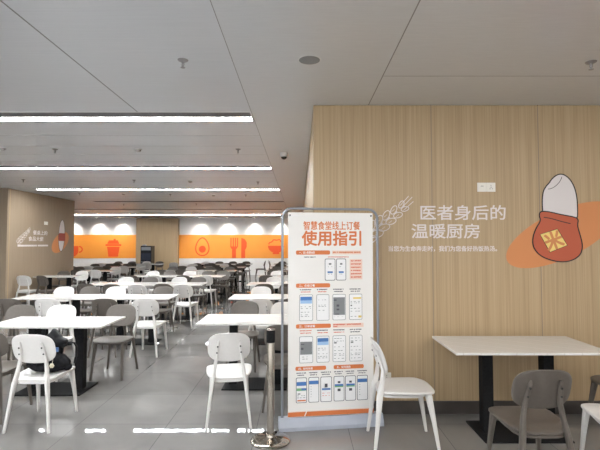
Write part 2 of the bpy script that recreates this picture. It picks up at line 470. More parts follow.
def front_leg_bm(s):
    bm = bmesh.new()
    pts = [(s * .184, .250, 0), (s * .172, .215, .22), (s * .160, .180, .41), (s * .160, .178, .425)]
    sz = [(.011, .0115), (.016, .018), (.022, .027), (.020, .024)]
    return sweep(bm, pts, sz, 8, 3.0)
def frame_bm():
    bm = bmesh.new()
    pts = [(x * .98, y, .406) for x, y in ell(0, 0, .158, .180, 0, 20, pw=4.0)]
    pts = [(x, y - .012, z) for x, y, z in pts]
    sweep(bm, pts, (.012, .012), 6, 3.0, Vector((0, 0, 1)), True); return bm
def screw_bm(s, z):
    bm = bmesh.new(); x = s * (.112 - .012 * (z - .60) / .1); y = -.173 - .33 * (z - .60)
    b2 = lathe(bmesh.new(), [(.0075, -.003), (.0075, .003)], 8)
    bmesh.ops.rotate(b2, verts=b2.verts, cent=(0, 0, 0), matrix=Matrix.Rotation(PI / 2, 3, 'X'))
    bmesh.ops.translate(b2, verts=b2.verts, vec=(x, y - .0125, z)); merge(bm, b2); return bm

def make_chair(kind):
    m = 'chair_white' if kind == 'white' else 'chair_taupe'
    t = thing('dining_chair', '', 'chair')
    obj('seat', seat_bm(), m, t, True); obj('backrest', backrest_bm(), m, t, True)
    obj('seat_frame', frame_bm(), m, t, True)
    for s in (-1, 1):
        obj('leg', front_leg_bm(s), m, t, True)
        r = obj('leg', rear_leg_bm(s), m, t, True)
        for z in (.655, .712): obj('screw', screw_bm(s, z), 'screw', r)
    return t
protos = {'white': make_chair('white'), 'taupe': make_chair('taupe')}
used = set()
def place_chair(kind, x, y, rz, label, group, screws=True):
    p = protos[kind]
    if kind not in used: used.add(kind); r = p
    else:
        r = p.copy(); COL.objects.link(r)
        for ch in p.children:
            c = ch.copy(); COL.objects.link(c); c.parent = r
            if screws:
                for g in ch.children:
                    d = g.copy(); COL.objects.link(d); d.parent = c
    r.location = (x, y, 0); r.rotation_euler = (0, 0, rz); r['label'] = label; r['group'] = group
    return r

# ------------------------------------------------------------------ table
def make_table(w):
    t = thing('dining_table', '', 'table')
    h = w / 2
    obj('tabletop', B(-h + .001, h - .001, -.33, .33, .730, .750, .003), 'marble', t)
    for s in (-1, 1):
        c = obj('column', B(s * .26 - .045, s * .26 + .045, -.045, .045, .014, .722, .004), 'black', t)
    for s in (-1, 1):
        obj('support_plate', B(s * .26 - .12, s * .26 + .12, -.2, .2, .722, .730), 'black', t)
    obj('base_plate', B(-.36, .36, -.22, .22, 0, .014, .002), 'black', t)
    return t
tproto = {}
def place_table(x, y, label, group, w=1.25):
    if w not in tproto: r = tproto[w] = make_table(w)
    else:
        p = tproto[w]; r = p.copy(); COL.objects.link(r)
        for ch in p.children:
            c = ch.copy(); COL.objects.link(c); c.parent = r
    r.location = (x, y, 0); r['label'] = label; r['group'] = group
    return r

ORD = ['nearest', 'second', 'third', 'fourth', 'fifth', 'sixth', 'seventh']
rows = [5.06, 7.46, 9.86, 12.26, 14.66, 17.06, 19.46]
GT = 'white marble topped tables in rows'
place_table(1.86, 3.925, 'white marble topped table on black columns before the right oak wall', GT)
for i, y in enumerate(rows):
    place_table(-2.695, y, 'white marble table at the aisle end of the %s row, block left of the aisle' % ORD[i], GT)
    if i: place_table(-3.945, y, 'white marble table at the left end of the %s row, block left of the aisle' % ORD[i], GT)
    yr = 5.24 if i == 0 else y
    place_table(-.505, yr, 'white marble table in the %s row right of the aisle, behind the sign and post' % ORD[i], GT)
place_table(-6.50, 12.20, 'short white marble table against the left oak wall', GT, 1.04)
for i, y in enumerate(rows[4:]):
    place_table(-6.585, y, 'right marble table of the %s pair beyond the left oak wall' % ORD[i], GT)
    place_table(-7.835, y, 'left marble table of the %s pair beyond the left oak wall' % ORD[i], GT)

GC = 'dining chairs around the tables'
N_, F_ = 0.0, PI
def word(k): return 'white plastic dining chair' if k == 'white' else 'taupe plastic dining chair'
W, T = 'white', 'taupe'
# single chairs in the foreground
place_chair(W, .835, 3.76, -PI / 2, 'white dining chair standing sideways at the right of the guide sign', GC)
place_chair(T, 1.53, 3.06, .0, 'large taupe dining chair, back turned, at the marble table before the right wall', GC)
place_chair(W, 2.19, 3.10, -.22, 'white dining chair cut by the right edge of the picture', GC)
place_chair(T, 2.76, 3.83, PI / 2, 'taupe dining chair at the far right end of the marble table by the wall', GC)
place_chair(W, -2.33, 4.15, .0, 'white dining chair carrying a black bag, front left', GC)
place_chair(T, -2.87, 4.33, .03, 'taupe dining chair at left picture edge beside the white chair with the bag', GC)
place_chair(W, -.655, 4.21, .15, 'white dining chair, back turned, just left of the steel barrier post', GC)
place_chair(T, -.165, 4.62, 0, 'taupe dining chair hidden behind the steel barrier post and the sign', GC)
place_chair(T, -2.29, 5.63, F_, 'taupe dining chair facing forward at the aisle end of the nearest left table', GC)
place_chair(W, -3.03, 5.58, F_, 'white dining chair facing forward behind the nearest left table, above the bag', GC)
place_chair(T, -3.55, 5.58, F_, 'taupe dining chair facing forward behind the nearest left table, near left picture edge', GC)
place_chair(T, -.745, 5.97, F_, 'taupe dining chair facing forward, left one behind the nearest table right of the aisle', GC)
place_chair(W, -.20, 5.86, F_, 'white dining chair facing forward, right one behind the nearest table right of the aisle', GC)
POS = ['first', 'second', 'third', 'fourth', 'fifth']
def rowset(yc, side, lst, where):
    lst = sorted(lst, key=lambda q: q[1])
    for n, q in enumerate(lst):
        kind, x = q[0], q[1]; dy = q[2] if len(q) > 2 else 0; rz = q[3] if len(q) > 3 else rnd.uniform(-.06, .06)
        y = yc + (-.76 if side == 'near' else .60) + dy
        face = 'turned away' if side == 'near' else 'facing us'
        place_chair(kind, x, y, (0 if side == 'near' else PI) + rz,
                    '%s %s, %s from left, %s' % (kind, 'chair ' + face, POS[n], where), GC, screws=(yc < 11))
LB = '%s table row left of aisle'
rowset(rows[1], 'near', [(T, -4.18), (W, -3.63), (T, -2.82), (W, -2.22)], LB % 'second')
rowset(rows[1], 'far', [(W, -4.30), (T, -3.82), (W, -3.36), (T, -2.50)], LB % 'second')
rowset(rows[2], 'near', [(T, -4.22), (T, -3.67, -.1), (W, -3.14, -.17), (T, -2.70), (W, -2.25, -.17)], LB % 'third')
rowset(rows[2], 'far', [(W, -4.09), (T, -3.52), (W, -2.85), (T, -2.38)], LB % 'third')
rowset(rows[3], 'near', [(T, -4.25), (W, -3.65), (T, -2.93), (W, -2.36)], LB % 'fourth')
rowset(rows[3], 'far', [(W, -4.25), (T, -3.75), (W, -3.20), (T, -2.66), (T, -2.22)], LB % 'fourth')
rowset(rows[4], 'near', [(T, -4.20), (T, -3.62), (W, -2.98), (T, -2.42)], LB % 'fifth')
rowset(rows[4], 'far', [(T, -4.35), (W, -3.72), (T, -3.08), (T, -2.40)], LB % 'fifth')
rowset(rows[5], 'near', [(T, -4.20), (T, -3.60), (T, -3.00), (T, -2.42)], LB % 'sixth')
rowset(rows[5], 'far', [(W, -4.22), (T, -3.62), (W, -3.00), (T, -2.40)], LB % 'sixth')
rowset(rows[6], 'near', [(T, -4.22), (T, -3.62), (T, -3.00), (T, -2.40)], LB % 'seventh')
rowset(rows[6], 'far', [(W, -4.22), (T, -3.62), (T, -3.00), (T, -2.40)], LB % 'seventh')
RB = '%s table row right of aisle'
rowset(rows[1], 'near', [(W, -.565), (T, -.10)], RB % 'second')
rowset(rows[1], 'far', [(W, -.70), (T, -.20)], RB % 'second')
rowset(rows[2], 'near', [(T, -.72), (T, -.22)], RB % 'third')
rowset(rows[2], 'far', [(W, -.62), (W, -.15)], RB % 'third')
rowset(rows[3], 'near', [(T, -.85), (W, -.25)], RB % 'fourth')
rowset(rows[3], 'far', [(W, -.67), (T, -.18)], RB % 'fourth')
rowset(rows[4], 'near', [(T, -.82), (T, -.22)], RB % 'fifth')
rowset(rows[4], 'far', [(T, -.78), (T, -.22)], RB % 'fifth')
rowset(rows[5], 'near', [(T, -.80), (T, -.22)], RB % 'sixth')
rowset(rows[5], 'far', [(T, -.80), (W, -.22)], RB % 'sixth')
rowset(rows[6], 'near', [(T, -.80), (T, -.22)], RB % 'seventh')
rowset(rows[6], 'far', [(T, -.80), (T, -.22)], RB % 'seventh')
rowset(12.20, 'near', [(W, -6.84, -.05, -.05), (T, -6.34, -.05, -.35)], 'short table against left oak wall')
rowset(12.20, 'far', [(T, -6.80), (W, -6.26)], 'short table against left oak wall')
XB = '%s double table beyond left oak wall'
rowset(rows[4], 'near', [(T, -6.78), (W, -6.22)], XB % 'first')
rowset(rows[4], 'far', [(T, -8.15), (T, -7.55), (T, -6.9), (W, -6.30)], XB % 'first')
rowset(rows[5], 'near', [(T, -8.15), (W, -7.55), (T, -6.88), (W, -6.30)], XB % 'second')
rowset(rows[5], 'far', [(T, -8.10), (T, -7.52), (T, -6.85), (W, -6.28)], XB % 'second')
rowset(rows[6], 'near', [(W, -8.15), (T, -7.52), (T, -6.9), (W, -6.28)], XB % 'third')
rowset(rows[6], 'far', [(T, -8.15), (T, -7.55), (W, -6.9), (T, -6.30)], XB % 'third')
place_chair(T, -1.85, 21.3, PI / 2, 'taupe chair seen edge-on by the far wall, left one of two', GC, False)
place_chair(T, -1.25, 21.3, -PI / 2, 'taupe chair seen edge-on by the far wall, right one of two', GC, False)
place_chair(W, -5.35, 19.2, .15, 'white chair alone in the side aisle before the wood clad pier', GC, False)

# ------------------------------------------------------------------ black bag on the chair
bag = thing('shoulder_bag', 'black shoulder bag with cream flower charm slumped on the front left white chair', 'bag', (-2.30, 4.12, .449))
bm = bmesh.new()
b2 = bmesh.new(); bmesh.ops.create_icosphere(b2, subdivisions=4, radius=1)
for v in b2.verts:
    x, y, z = v.co
    f = 1 + .05 * math.sin(7 * x + 2) * math.cos(5 * z + 1) + .03 * math.sin(13 * y + 4 * x)
    X = x * .185 * f; Y = .045 + y * .125 * f; Z = .085 + z * .088 * f
    if Z < .006: Z = .006
    Z += max(0, .4 - abs(x)) * .05 * (1 if z > 0 else 0)
    v.co = (X, Y, Z)
merge(bm, b2); obj('body', bm, 'bag', bag, True)
bm = bmesh.new()
b2 = bmesh.new(); bmesh.ops.create_icosphere(b2, subdivisions=3, radius=1)
for v in b2.verts:
    x, y, z = v.co
    X = x * .125 + .02; Y = y * .075 + .10; Z = .255 + z * .075
    if z > 0: X *= 1 - .35 * z; Z += .055 * z * max(0, 1 - abs(x + .1) * 1.6)
    v.co = (X + .012 * math.sin(9 * z), Y, Z)
merge(bm, b2)
sweep(bm, [(-.0, .07, .13), (0.01, .09, .2), (.02, .1, .27)], [(.11, .07), (.10, .06), (.09, .06)], 14, 2.4)
obj('upper_flap', bm, 'bagshine', bag, True)
bm = bmesh.new()
sweep(bm, [(.10, .11, .235), (.145, .13, .245), (.185, .14, .236), (.205, .145, .20), (.205, .145, .12), (.195, .13, .05)], (.006, .016), 8, 3.0)
obj('strap', bm, 'bagshine', bag, True)
bm = bmesh.new()
for (cx, cz, r) in ((.115, .055, .052), (.165, .035, .035)):
    b2 = bmesh.new(); bmesh.ops.create_icosphere(b2, subdivisions=2, radius=1)
    for v in b2.verts: v.co = (cx + v.co.x * r, .07 + v.co.y * r * 1.4, max(.006, cz + v.co.z * r))
    merge(bm, b2)
obj('side_pouch', bm, 'bag', bag, True)
obj('zip_tab', B(.085, .11, -.005, .008, .185, .225, .003), 'bluebit', bag)
bm = bmesh.new()
for i in range(6):
    a = i * PI / 3; b2 = bmesh.new(); bmesh.ops.create_icosphere(b2, subdivisions=2, radius=.010)
    bmesh.ops.translate(b2, verts=b2.verts, vec=(.105 + .012 * math.cos(a), -.092, .085 + .012 * math.sin(a))); merge(bm, b2)
b2 = bmesh.new(); bmesh.ops.create_icosphere(b2, subdivisions=2, radius=.010)
bmesh.ops.translate(b2, verts=b2.verts, vec=(.105, -.096, .085)); merge(bm, b2)
tube(bm, [(.105, -.088, .10), (.103, -.075, .13), (.10, -.06, .15)], .002, 6)
obj('flower_charm', bm, 'charm', bag, True)

# ------------------------------------------------------------------ barrier post
st = thing('barrier_post', 'polished steel barrier post with black belt head standing before the sign', 'barrier post', (-.241, 3.745, 0))
obj('base', lathe(bmesh.new(), [(.155, 0), (.163, .004), (.163, .014), (.155, .022), (.12, .030), (.07, .038), (.045, .046), (.04, .06)], 40), 'steel', st, True)
obj('pole', lathe(bmesh.new(), [(.0315, .05), (.0315, .80), (.030, .805)], 28), 'steel', st, True)
obj('belt_head', lathe(bmesh.new(), [(.032, .80), (.036, .803), (.036, .895), (.034, .90)], 28), 'black', st, True)
obj('cap', lathe(bmesh.new(), [(.034, .90), (.037, .902), (.036, .911), (.02, .915)], 28), 'steel', st, True)
obj('belt_clip', B(-.022, .022, -.046, -.030, .82, .885, .004), 'black', st)
obj('floor_ring', lathe(bmesh.new(), [(.036, .05), (.040, .052), (.040, .066), (.032, .068)], 28), 'steel', st, True)

# ------------------------------------------------------------------ guide sign
sg = thing('guide_sign', 'white poster sign with orange Chinese headings and phone screenshots on grey tube stand', 'sign', (.275, 4.05, 0), .14)
PX = lambda x: (x - 331.0) * .00903
PZ = lambda y: .12 + (415.0 - y) * .00879
bm = bmesh.new()
sweep(bm, [(-.435, 0, .05)] + [(-.435, 0, 1.84)] + [(-.435 + .085 * (1 - math.cos(a)), 0, 1.84 + .085 * math.sin(a)) for a in (.3, .6, .9, 1.2, PI / 2)] +
      [(.435 - .085 * (1 - math.cos(a)), 0, 1.84 + .085 * math.sin(a)) for a in (PI / 2, 1.2, .9, .6, .3, 0)] + [(.435, 0, .05)], (.0115, .0115), 10)
obj('tube_frame', bm, 'tube', sg, True)
bm = bmesh.new()
pr = [(-.065, 0), (.065, 0), (.065, .03), (.03, .10), (-.03, .10), (-.065, .03)]
a = [bm.verts.new((-.465, y, z)) for y, z in pr]; b = [bm.verts.new((.465, y, z)) for y, z in pr]
bm.faces.new(a); bm.faces.new(b[::-1])
for i in range(6): j = (i + 1) % 6; bm.faces.new((a[i], b[i], b[j], a[j]))
obj('base_tray', bm, 'pbase', sg)
pnl = obj('poster_panel', B(-.386, .386, -.018, -.012, .105, 1.89), 'poster', sg)
pnl['label'] = 'off-white printed poster panel'
for x in (-.37, .37):
    bb = lathe(bmesh.new(), [(.008, -.003), (.008, .003)], 10)
    bmesh.ops.rotate(bb, verts=bb.verts, cent=(0, 0, 0), matrix=Matrix.Rotation(PI / 2, 3, 'X'))
    bmesh.ops.translate(bb, verts=bb.verts, vec=(x, -.0205, 1.865)); obj('fixing_stud', bb, 'p_ink', sg)
Y1 = -.0190
def pp(name, x0, x1, y0, y1, m, d=0, par=None, r=0, parts=None):
    pts = rrect(PX(x0), PX(x1), PZ(y1), PZ(y0), r) if r else rect(PX(x0), PX(x1), PZ(y1), PZ(y0))
    return obj(name, poly(bmesh.new(), pts, .0008, 'XZ', Y1 - .0009 * d), m, par or pnl)
text('heading', '智慧食堂线上订餐', 'p_orange', pnl, PX(303.5), PX(360.5), PZ(231), PZ(222.5), Y1, bold=.018, thick=.001)
text('heading', '使用指引', 'p_orange', pnl, PX(302), PX(361.5), PZ(247), PZ(232.2), Y1, bold=.03, thick=.001)
def band(x0, x1, y0, y1, tx):
    pp('orange_band', x0, x1, y0, y1, 'p_orange', r=.012)
    text('band_text', tx, 'p_white', pnl, PX(x0 + 3), PX(x0 + 3 + .46 * (x1 - x0)), PZ(y1 - .9), PZ(y0 + .9), Y1 - .001, bold=.015, thick=.0006)
def scrib(name, x0, x1, ys, h, m, d=0, seed=0):
    """rows of illegible tiny print"""
    r = random.Random(seed + int(x0 * 10)); bm = bmesh.new()
    for y in ys:
        x = x0
        while x < x1 - .8:
            w = r.uniform(.7, 1.5)
            hh = h * r.uniform(.7, 1.0)
            poly(bm, rect(PX(x), PX(min(x + w * .8, x1)), PZ(y + hh), PZ(y)), .0006, 'XZ', Y1 - .001 * d)
            if r.random() < .12: x += .6
            x += w
    return obj(name, bm, m, pnl)
band(296, 330, 252, 256.2, '一、进入智慧食堂'); band(296, 330, 285.2, 289.4, '二、在线订餐')
band(296, 330.6, 325.8, 330, '三、订单查看'); band(295.5, 325.7, 367.7, 371.7, '四、如何充值'); band(333.3, 363.7, 367.5, 371.5, '五、如何退款')
scrib('note_text', 332.8, 361, [253.2], 1.7, 'p_orange', 1, 1); pp('note_panel', 332.3, 361.6, 252.2, 256, 'p_pale')
pp('note_panel', 332.5, 363.7, 325.8, 330, 'p_pale'); scrib('note_text', 333, 361, [326.3], 1.5, 'p_red', 1, 2); scrib('note_text', 333, 338, [328.4], 1.2, 'p_red', 1, 3)
pp('note_panel', 350, 362.8, 261, 281.6, 'p_pale'); scrib('note_text', 351, 362, [262 + 3.3 * i for i in range(6)], 1.5, 'p_red', 1, 4)
scrib('caption', 304, 316, [258.2], 1.1, 'p_ink', 0, 5); scrib('caption', 328, 349, [258.2], 1.1, 'p_red', 0, 6)
xs4 = [(299.3, 312.7), (316.3, 329.0), (332.4, 345.6), (349.2, 362.4)]
for i, (xa, xb) in enumerate(xs4):
    scrib('caption', xa + .5, xb - .8, [290.9], 1.2, 'p_ink', 0, 10 + i)
    scrib('caption', xa + 1.5, xb - 2, [293.2], 1.1, 'p_red' if i < 2 else 'p_ink', 0, 20 + i)
    scrib('caption', xa + .5, xb - .8, [331.8], 1.2, 'p_ink' if i else 'p_red', 0, 30 + i)
    scrib('caption', xa + 1, xb - 1.5, [334.2], 1.1, 'p_red' if i < 3 else 'p_ink', 0, 40 + i)
def phone(x0, x1, y0, y1, kind, seed, bold=.35):
    f = pp('phone_screenshot', x0, x1, y0, y1, 'p_ink' if kind != 'grey' else 'p_grey', 0, r=.012)
    sc = pp('screen', x0 + bold, x1 - bold, y0 + bold, y1 - bold, 'p_white', 1, f, r=.010)
    w = x1 - x0; h = y1 - y0; r = random.Random(seed)
    def q(a, b, c, d, m, lvl=2): pp('screen_detail', x0 + a * w, x0 + b * w, y0 + c * h, y0 + d * h, m, lvl, f)
    def lines(ys, m='p_lgrey', a=.1, b=.85):
        bm = bmesh.new()
        for yy in ys:
            xx = a
            while xx < b:
                ww = r.uniform(.06, .2); poly(bm, rect(PX(x0 + xx * w), PX(x0 + min(b, xx + ww) * w), PZ(y0 + (yy + .018) * h), PZ(y0 + yy * h)), .0006, 'XZ', Y1 - .0025)
                xx += ww + r.uniform(.04, .25)
        obj('screen_detail', bm, m, f)
    if kind == 'dark':
        q(.06, .94, .12, .80, 'p_grey'); q(.1, .3, .2, .25, 'p_ink', 3); q(.3, .5, .4, .48, 'p_ink', 3); q(.3, .5, .56, .62, 'p_ink', 3); q(.2, .5, .75, .79, 'p_ink', 3); lines([.86])
    elif kind == 'darktop':
        q(.06, .94, .20, .68, 'p_grey'); q(.1, .35, .28, .31, 'p_ink', 3); q(.12, .3, .42, .5, 'p_ink', 3); lines([.76, .84], 'p_grey', .2, .6)
    elif kind == 'sky':
        q(.07, .93, .08, .22, 'p_blue'); q(.07, .93, .2, .34, 'p_sky'); lines([.45, .52, .66, .76, .82], 'p_grey')
    elif kind == 'plain': lines([.2, .4, .45, .6], 'p_grey', .15, .75)
    elif kind == 'yel':
        q(.3, .92, .13, .19, 'p_yellow'); q(.1, .22, .42, .47, 'p_ink'); q(.7, .94, .84, .92, 'p_yellow'); lines([.28, .34, .55, .66, .86], 'p_grey')
    elif kind == 'list':
        lines([.1, .2, .42, .56, .68, .74, .86], 'p_grey'); q(.1, .3, .24, .3, 'p_grey')
    elif kind == 'icon':
        q(.38, .62, .2, .28, 'p_grey'); q(.25, .75, .58, .66, 'p_blue'); lines([.36, .7], 'p_grey', .3, .7)
    elif kind == 'ind0': q(.06, .94, .17, .32, 'p_blue'); q(.06, .94, .42, .52, 'p_green'); q(.5, .94, .42, .50, 'p_blue', 3); q(.15, .4, .62, .66, 'p_grey'); q(.12, .9, .88, .93, 'p_orange'); lines([.7, .78], 'p_grey')
    elif kind == 'ind1': q(.06, .94, .14, .28, 'p_blue'); lines([.36, .46, .56, .66, .76], 'p_grey', .2, .3)
    elif kind == 'ind2': q(.38, .62, .28, .42, 'p_ink'); q(.12, .88, .46, .53, 'p_blue'); lines([.64, .74], 'p_red', .15, .8)
    elif kind == 'ind3': q(.38, .62, .20, .28, 'p_ink'); q(.10, .90, .32, .39, 'p_blue'); q(.10, .9, .39, .44, 'p_green'); q(.36, .64, .50, .60, 'p_ink')
phone(324.7, 335.3, 260.4, 282.5, 'icon', 1, .55); phone(336.2, 346.2, 260.4, 282.5, 'icon', 2, .55)
for (xa, xb), kd in zip(xs4, ('sky', 'plain', 'dark', 'yel')): phone(xa, xb, 296.4, 322.5, kd, int(xa))
for (xa, xb), kd in zip(xs4, ('darktop', 'sky', 'list', 'list')): phone(xa, xb, 338, 364.3, kd, int(xb))
for i, ((xa, xb), kd) in enumerate(zip([(296, 306.7), (308.3, 318.7), (320.1, 331.4), (333.3, 343.9), (344.8, 355.5), (356.7, 367.6)], ('ind0', 'ind1', 'ind2', 'ind3', 'ind3', 'ind1'))):
    phone(xa, xb, 378.5, 403.4, kd, i, .5)
    scrib('caption', xa + .5, xb - .8, [373.6], 1.1, 'p_ink', 0, 50 + i); scrib('caption', xa + 1.5, xb - 2, [375.8], 1.0, 'p_ink', 0, 60 + i)
pp('footer_stripe', 288.3, 373.7, 412.2, 416.6, 'p_orange')
pp('footer_line', 288.3, 373.7, 411.4, 411.9, 'p_pale')
bm = poly(bmesh.new(), [(PX(304), PZ(416.5)), (PX(305), PZ(416.5)), (PX(307), PZ(411.5)), (PX(306), PZ(411.5))], .0008, 'XZ', Y1 - .001); obj('scratch', bm, 'p_white', pnl)

# ------------------------------------------------------------------ lettering and decals on the oak wall
YD = YW - .0035
lt = thing('wall_lettering', 'pale Chinese slogan lettering on the right oak wall, three lines', 'lettering', (1.4, YW, 1.5))
def local(o, root):
    o.parent = root; o.matrix_parent_inverse = Matrix.Translation(-Vector(root.location)); return o
local(text('slogan_line', '医者身后的', 'letter', None, 1.168, 1.989, 1.842, 1.985, YD, bold=.012, thick=.0034), lt)
local(text('slogan_line', '温暖厨房', 'letter', None, 1.079, 1.735, 1.665, 1.805, YD, bold=.012, thick=.0034), lt)
local(text('slogan_line', '当您为生命奔走时，我们为您备好热饭热汤。', 'letter', None, .855, 1.901, 1.538, 1.592, YD, bold=.015, thick=.0034), lt)
# wheat ear outline
def wheat(plane, ox, oz, sc, off, squash=1.0):
    """ear outline in its own units: axis from (0,0) to (34,27)"""
    bm = bmesh.new()
    P = lambda u, v: (ox + u * sc * squash, oz + v * sc)
    L_ = math.hypot(34, 27); d = (34 / L_, 27 / L_); n = (-d[1], d[0]); base = math.atan2(27, 34)
    for i in range(-1, 5):
        s_ = i * 10.2; g = 1 - max(0, i) * .10
        for sd in (-1, 1):
            cu, cv = s_ * d[0] + sd * n[0] * 5.2 * g, s_ * d[1] + sd * n[1] * 5.2 * g
            e = ell(cu, cv, 7.2 * g, 4.0 * g, base + sd * .38, 22)
            stroke(bm, [P(*p) for p in e], .0075, .002, plane, off, True)
            q = [(cu - d[0] * 4 * g, cv - d[1] * 4 * g), (cu + d[0] * 1.5 * g, cv + d[1] * 1.5 * g)]
            stroke(bm, [P(*p) for p in q], .0045, .002, plane, off)
        c = (s_ * d[0], s_ * d[1])
        poly(bm, [P(c[0] + dx, c[1] + dy) for dx, dy in ((-1.3, -1.5), (1.4, -.6), (1.5, 1.6), (-.8, 1.0))], .002, plane, off)
    for a_, b_ in (((31, 25), (42, 36)), ((33, 22), (43, 31)), ((29, 27), (38, 37))):
        stroke(bm, [P(*a_), P(*b_)], .006, .002, plane, off)
    return bm
wh = obj('wheat_decal', wheat('XZ', .715, 1.745, .0089, YD), 'letter'); tag(wh, 'pale outline drawing of a wheat ear left of the slogan on oak wall', 'wall decal')
bmx = bmesh.new(); poly(bmx, ell(2.53, 1.70, .59, .225, .44, 56), .0015, 'XZ', YW - .0016)
eo = obj('orange_ellipse_decal', bmx, 'd_orange'); tag(eo, 'large tilted orange ellipse decal on the oak wall at right', 'wall decal')
sk = thing('rice_sack_decal', 'rice grain in a red sack with yellow patch, decal on the right oak wall', 'wall decal', (2.46, YW, 1.4))
W5 = lambda x, y: (2.537 + (x - 561.4) * .00968, 2.29 - (y - 174.7) * .00958)
grain = [(542.5, 222), (541.5, 205), (542.5, 193), (546, 187), (549, 184), (552, 179.5), (557, 175.5), (562, 174.6), (567, 177), (571.5, 182), (575, 190), (576.8, 200), (577, 212), (576.5, 222)]
def smooth(pts, it=2, closed=True):
    for _ in range(it):
        o = []; n = len(pts)
        for i in range(n if closed else n - 1):
            a, b = pts[i], pts[(i + 1) % n]
            o += [(a[0] * .75 + b[0] * .25, a[1] * .75 + b[1] * .25), (a[0] * .25 + b[0] * .75, a[1] * .25 + b[1] * .75)]
        pts = o
    return pts
g5 = [W5(*p) for p in smooth(grain)]
local(obj('grain', poly(bmesh.new(), g5, .002, 'XZ', YW - .0036), 'd_grain'), sk)
local(obj('grain_outline', stroke(bmesh.new(), g5, .011, .002, 'XZ', YW - .0050, True), 'd_line'), sk)
cr5 = [W5(*p) for p in smooth([(546, 190), (551, 190), (557, 186), (561.5, 180), (562, 176)], 2, False)]
local(obj('grain_crease', stroke(bmesh.new(), cr5, .005, .002, 'XZ', YW - .0050), 'd_line'), sk)
sack = [(539.5, 212.5), (548, 213), (560, 216), (574, 218.5), (577.5, 221), (576, 227), (578.5, 236), (581, 247), (579, 256), (572, 261.5), (562, 264), (550, 262.5), (538, 257.5), (531.5, 249), (531, 240), (534.5, 230), (540, 222), (538, 217)]
s5 = [W5(*p) for p in smooth(sack)]
local(obj('sack', poly(bmesh.new(), s5, .002, 'XZ', YW - .0062), 'd_red'), sk)
local(obj('sack_outline', stroke(bmesh.new(), s5, .011, .002, 'XZ', YW - .0074, True), 'd_line'), sk)
cf = [W5(*p) for p in smooth([(539, 218.5), (549, 219.5), (560, 223), (575, 226.5)], 2, False)]
local(obj('sack_cord', stroke(bmesh.new(), cf, .008, .002, 'XZ', YW - .0074), 'd_line'), sk)
pt = [W5(*p) for p in ((538.5, 236), (556, 230.5), (565.5, 247), (548, 254))]
local(obj('patch', poly(bmesh.new(), pt, .002, 'XZ', YW - .0086), 'd_yellow'), sk)
local(obj('patch_outline', stroke(bmesh.new(), pt, .006, .002, 'XZ', YW - .0095, True), 'd_line'), sk)
tx = text('patch_character', '米', 'd_orange', None, -.085, .085, -.085, .085, 0, bold=.03, thick=.001)
cpt = W5(552, 242); tx.rotation_euler = (0, -.35, 0); tx.location = (cpt[0] - 2.46, YW - .0097 - YW, cpt[1] - 1.4); tx.parent = sk

def plate(name, label, cat, x, z, w, h, cells, plane='XZ', y=YW):
    t = thing(name, label, cat, (x, y, z) if plane == 'XZ' else (y, x, z), 0 if plane == 'XZ' else PI / 2)
    n = len(cells)
    for i, kd in enumerate(cells):
        xa = -w / 2 + i * w / n
        obj('cover', B(xa + .001, xa + w / n - .001, -.010, 0, -h / 2, h / 2, .002), 'switch', t)
        bm = bmesh.new()
        cx = xa + w / n / 2
        if kd == 'switch':
            obj('rocker', B(cx - .03, cx + .03, -.013, -.010, -.028, .028, .001), 'switch', t)
            box(bm, cx - .014, cx + .014, -.0135, -.0125, .008, .012)
        else:
            for dx, dz, a in ((-.010, -.014, .5), (.012, -.014, -.5), (0, .016, 0), (.0, -.002, 0)):
                box(bm, cx + dx - .0018, cx + dx + .0018, -.0105, -.0095, dz - .006, dz + .006)
        obj('marking', bm, 'dark_hole', t)
    return t
plate('wall_switch', 'double white switch and socket plate high on the right oak wall', 'switch', 1.807, 2.16, .176, .088, ['switch', 'socket'])
plate('wall_socket', 'white socket near the floor on oak wall behind the white chair', 'socket', .826, .343, .086, .086, ['socket'])
tl = plate('wall_switch', 'small pale switch plate high on the left oak wall', 'switch', 12.56, 2.19, .18, .09, ['switch', 'socket'], 'YZ', -7.1)

# left wall decals (plane YZ, facing +X)
XD = -7.1
lt2 = thing('wall_lettering', 'small pale Chinese lettering on the left oak wall', 'lettering', (XD, 12.2, 1.5))
local(text('slogan_line', '餐桌上的', 'letter', None, 11.97, 12.64, 1.855, 1.975, XD + .003, 'YZ', bold=.012, thick=.0028), lt2)
local(text('slogan_line', '食品大使', 'letter', None, 11.77, 12.45, 1.69, 1.81, XD + .003, 'YZ', bold=.012, thick=.0028), lt2)
bm = bmesh.new()
r_ = random.Random(3); u = 11.32
for ua, ub in ((11.32, 12.14), (12.20, 12.68)):
    bm = bmesh.new(); u = ua
    while u < ub:
        w = r_.uniform(.03, .05)
        poly(bm, rect(u, u + w * .86, 1.545, 1.590), .002, 'YZ', XD + .003)
        u += w
    local(obj('slogan_line', bm, 'letter'), lt2)
w2 = obj('wheat_decal', wheat('YZ', 11.44, 1.72, .0088, XD + .003, 1.1), 'letter'); tag(w2, 'small pale wheat ear outline on the left oak wall', 'wall decal')
bm = poly(bmesh.new(), ell(13.35, 1.66, .50, .26, .42, 40), .0012, 'YZ', XD + .0016); e2 = obj('orange_ellipse_decal', bm, 'd_orange'); tag(e2, 'orange ellipse decal on the left oak wall beside the lettering', 'wall decal')
sk2 = thing('rice_grain_decal', 'tall white rice grain with a red band, decal on the left oak wall', 'wall decal', (XD, 13.4, 1.4))
g2 = ell(13.40, 1.86, .17, .47, -.05, 40)
local(obj('grain', poly(bmesh.new(), g2, .002, 'YZ', XD + .004), 'd_grain'), sk2)
local(obj('grain_outline', stroke(bmesh.new(), g2, .014, .002, 'YZ', XD + .0052, True), 'd_line'), sk2)
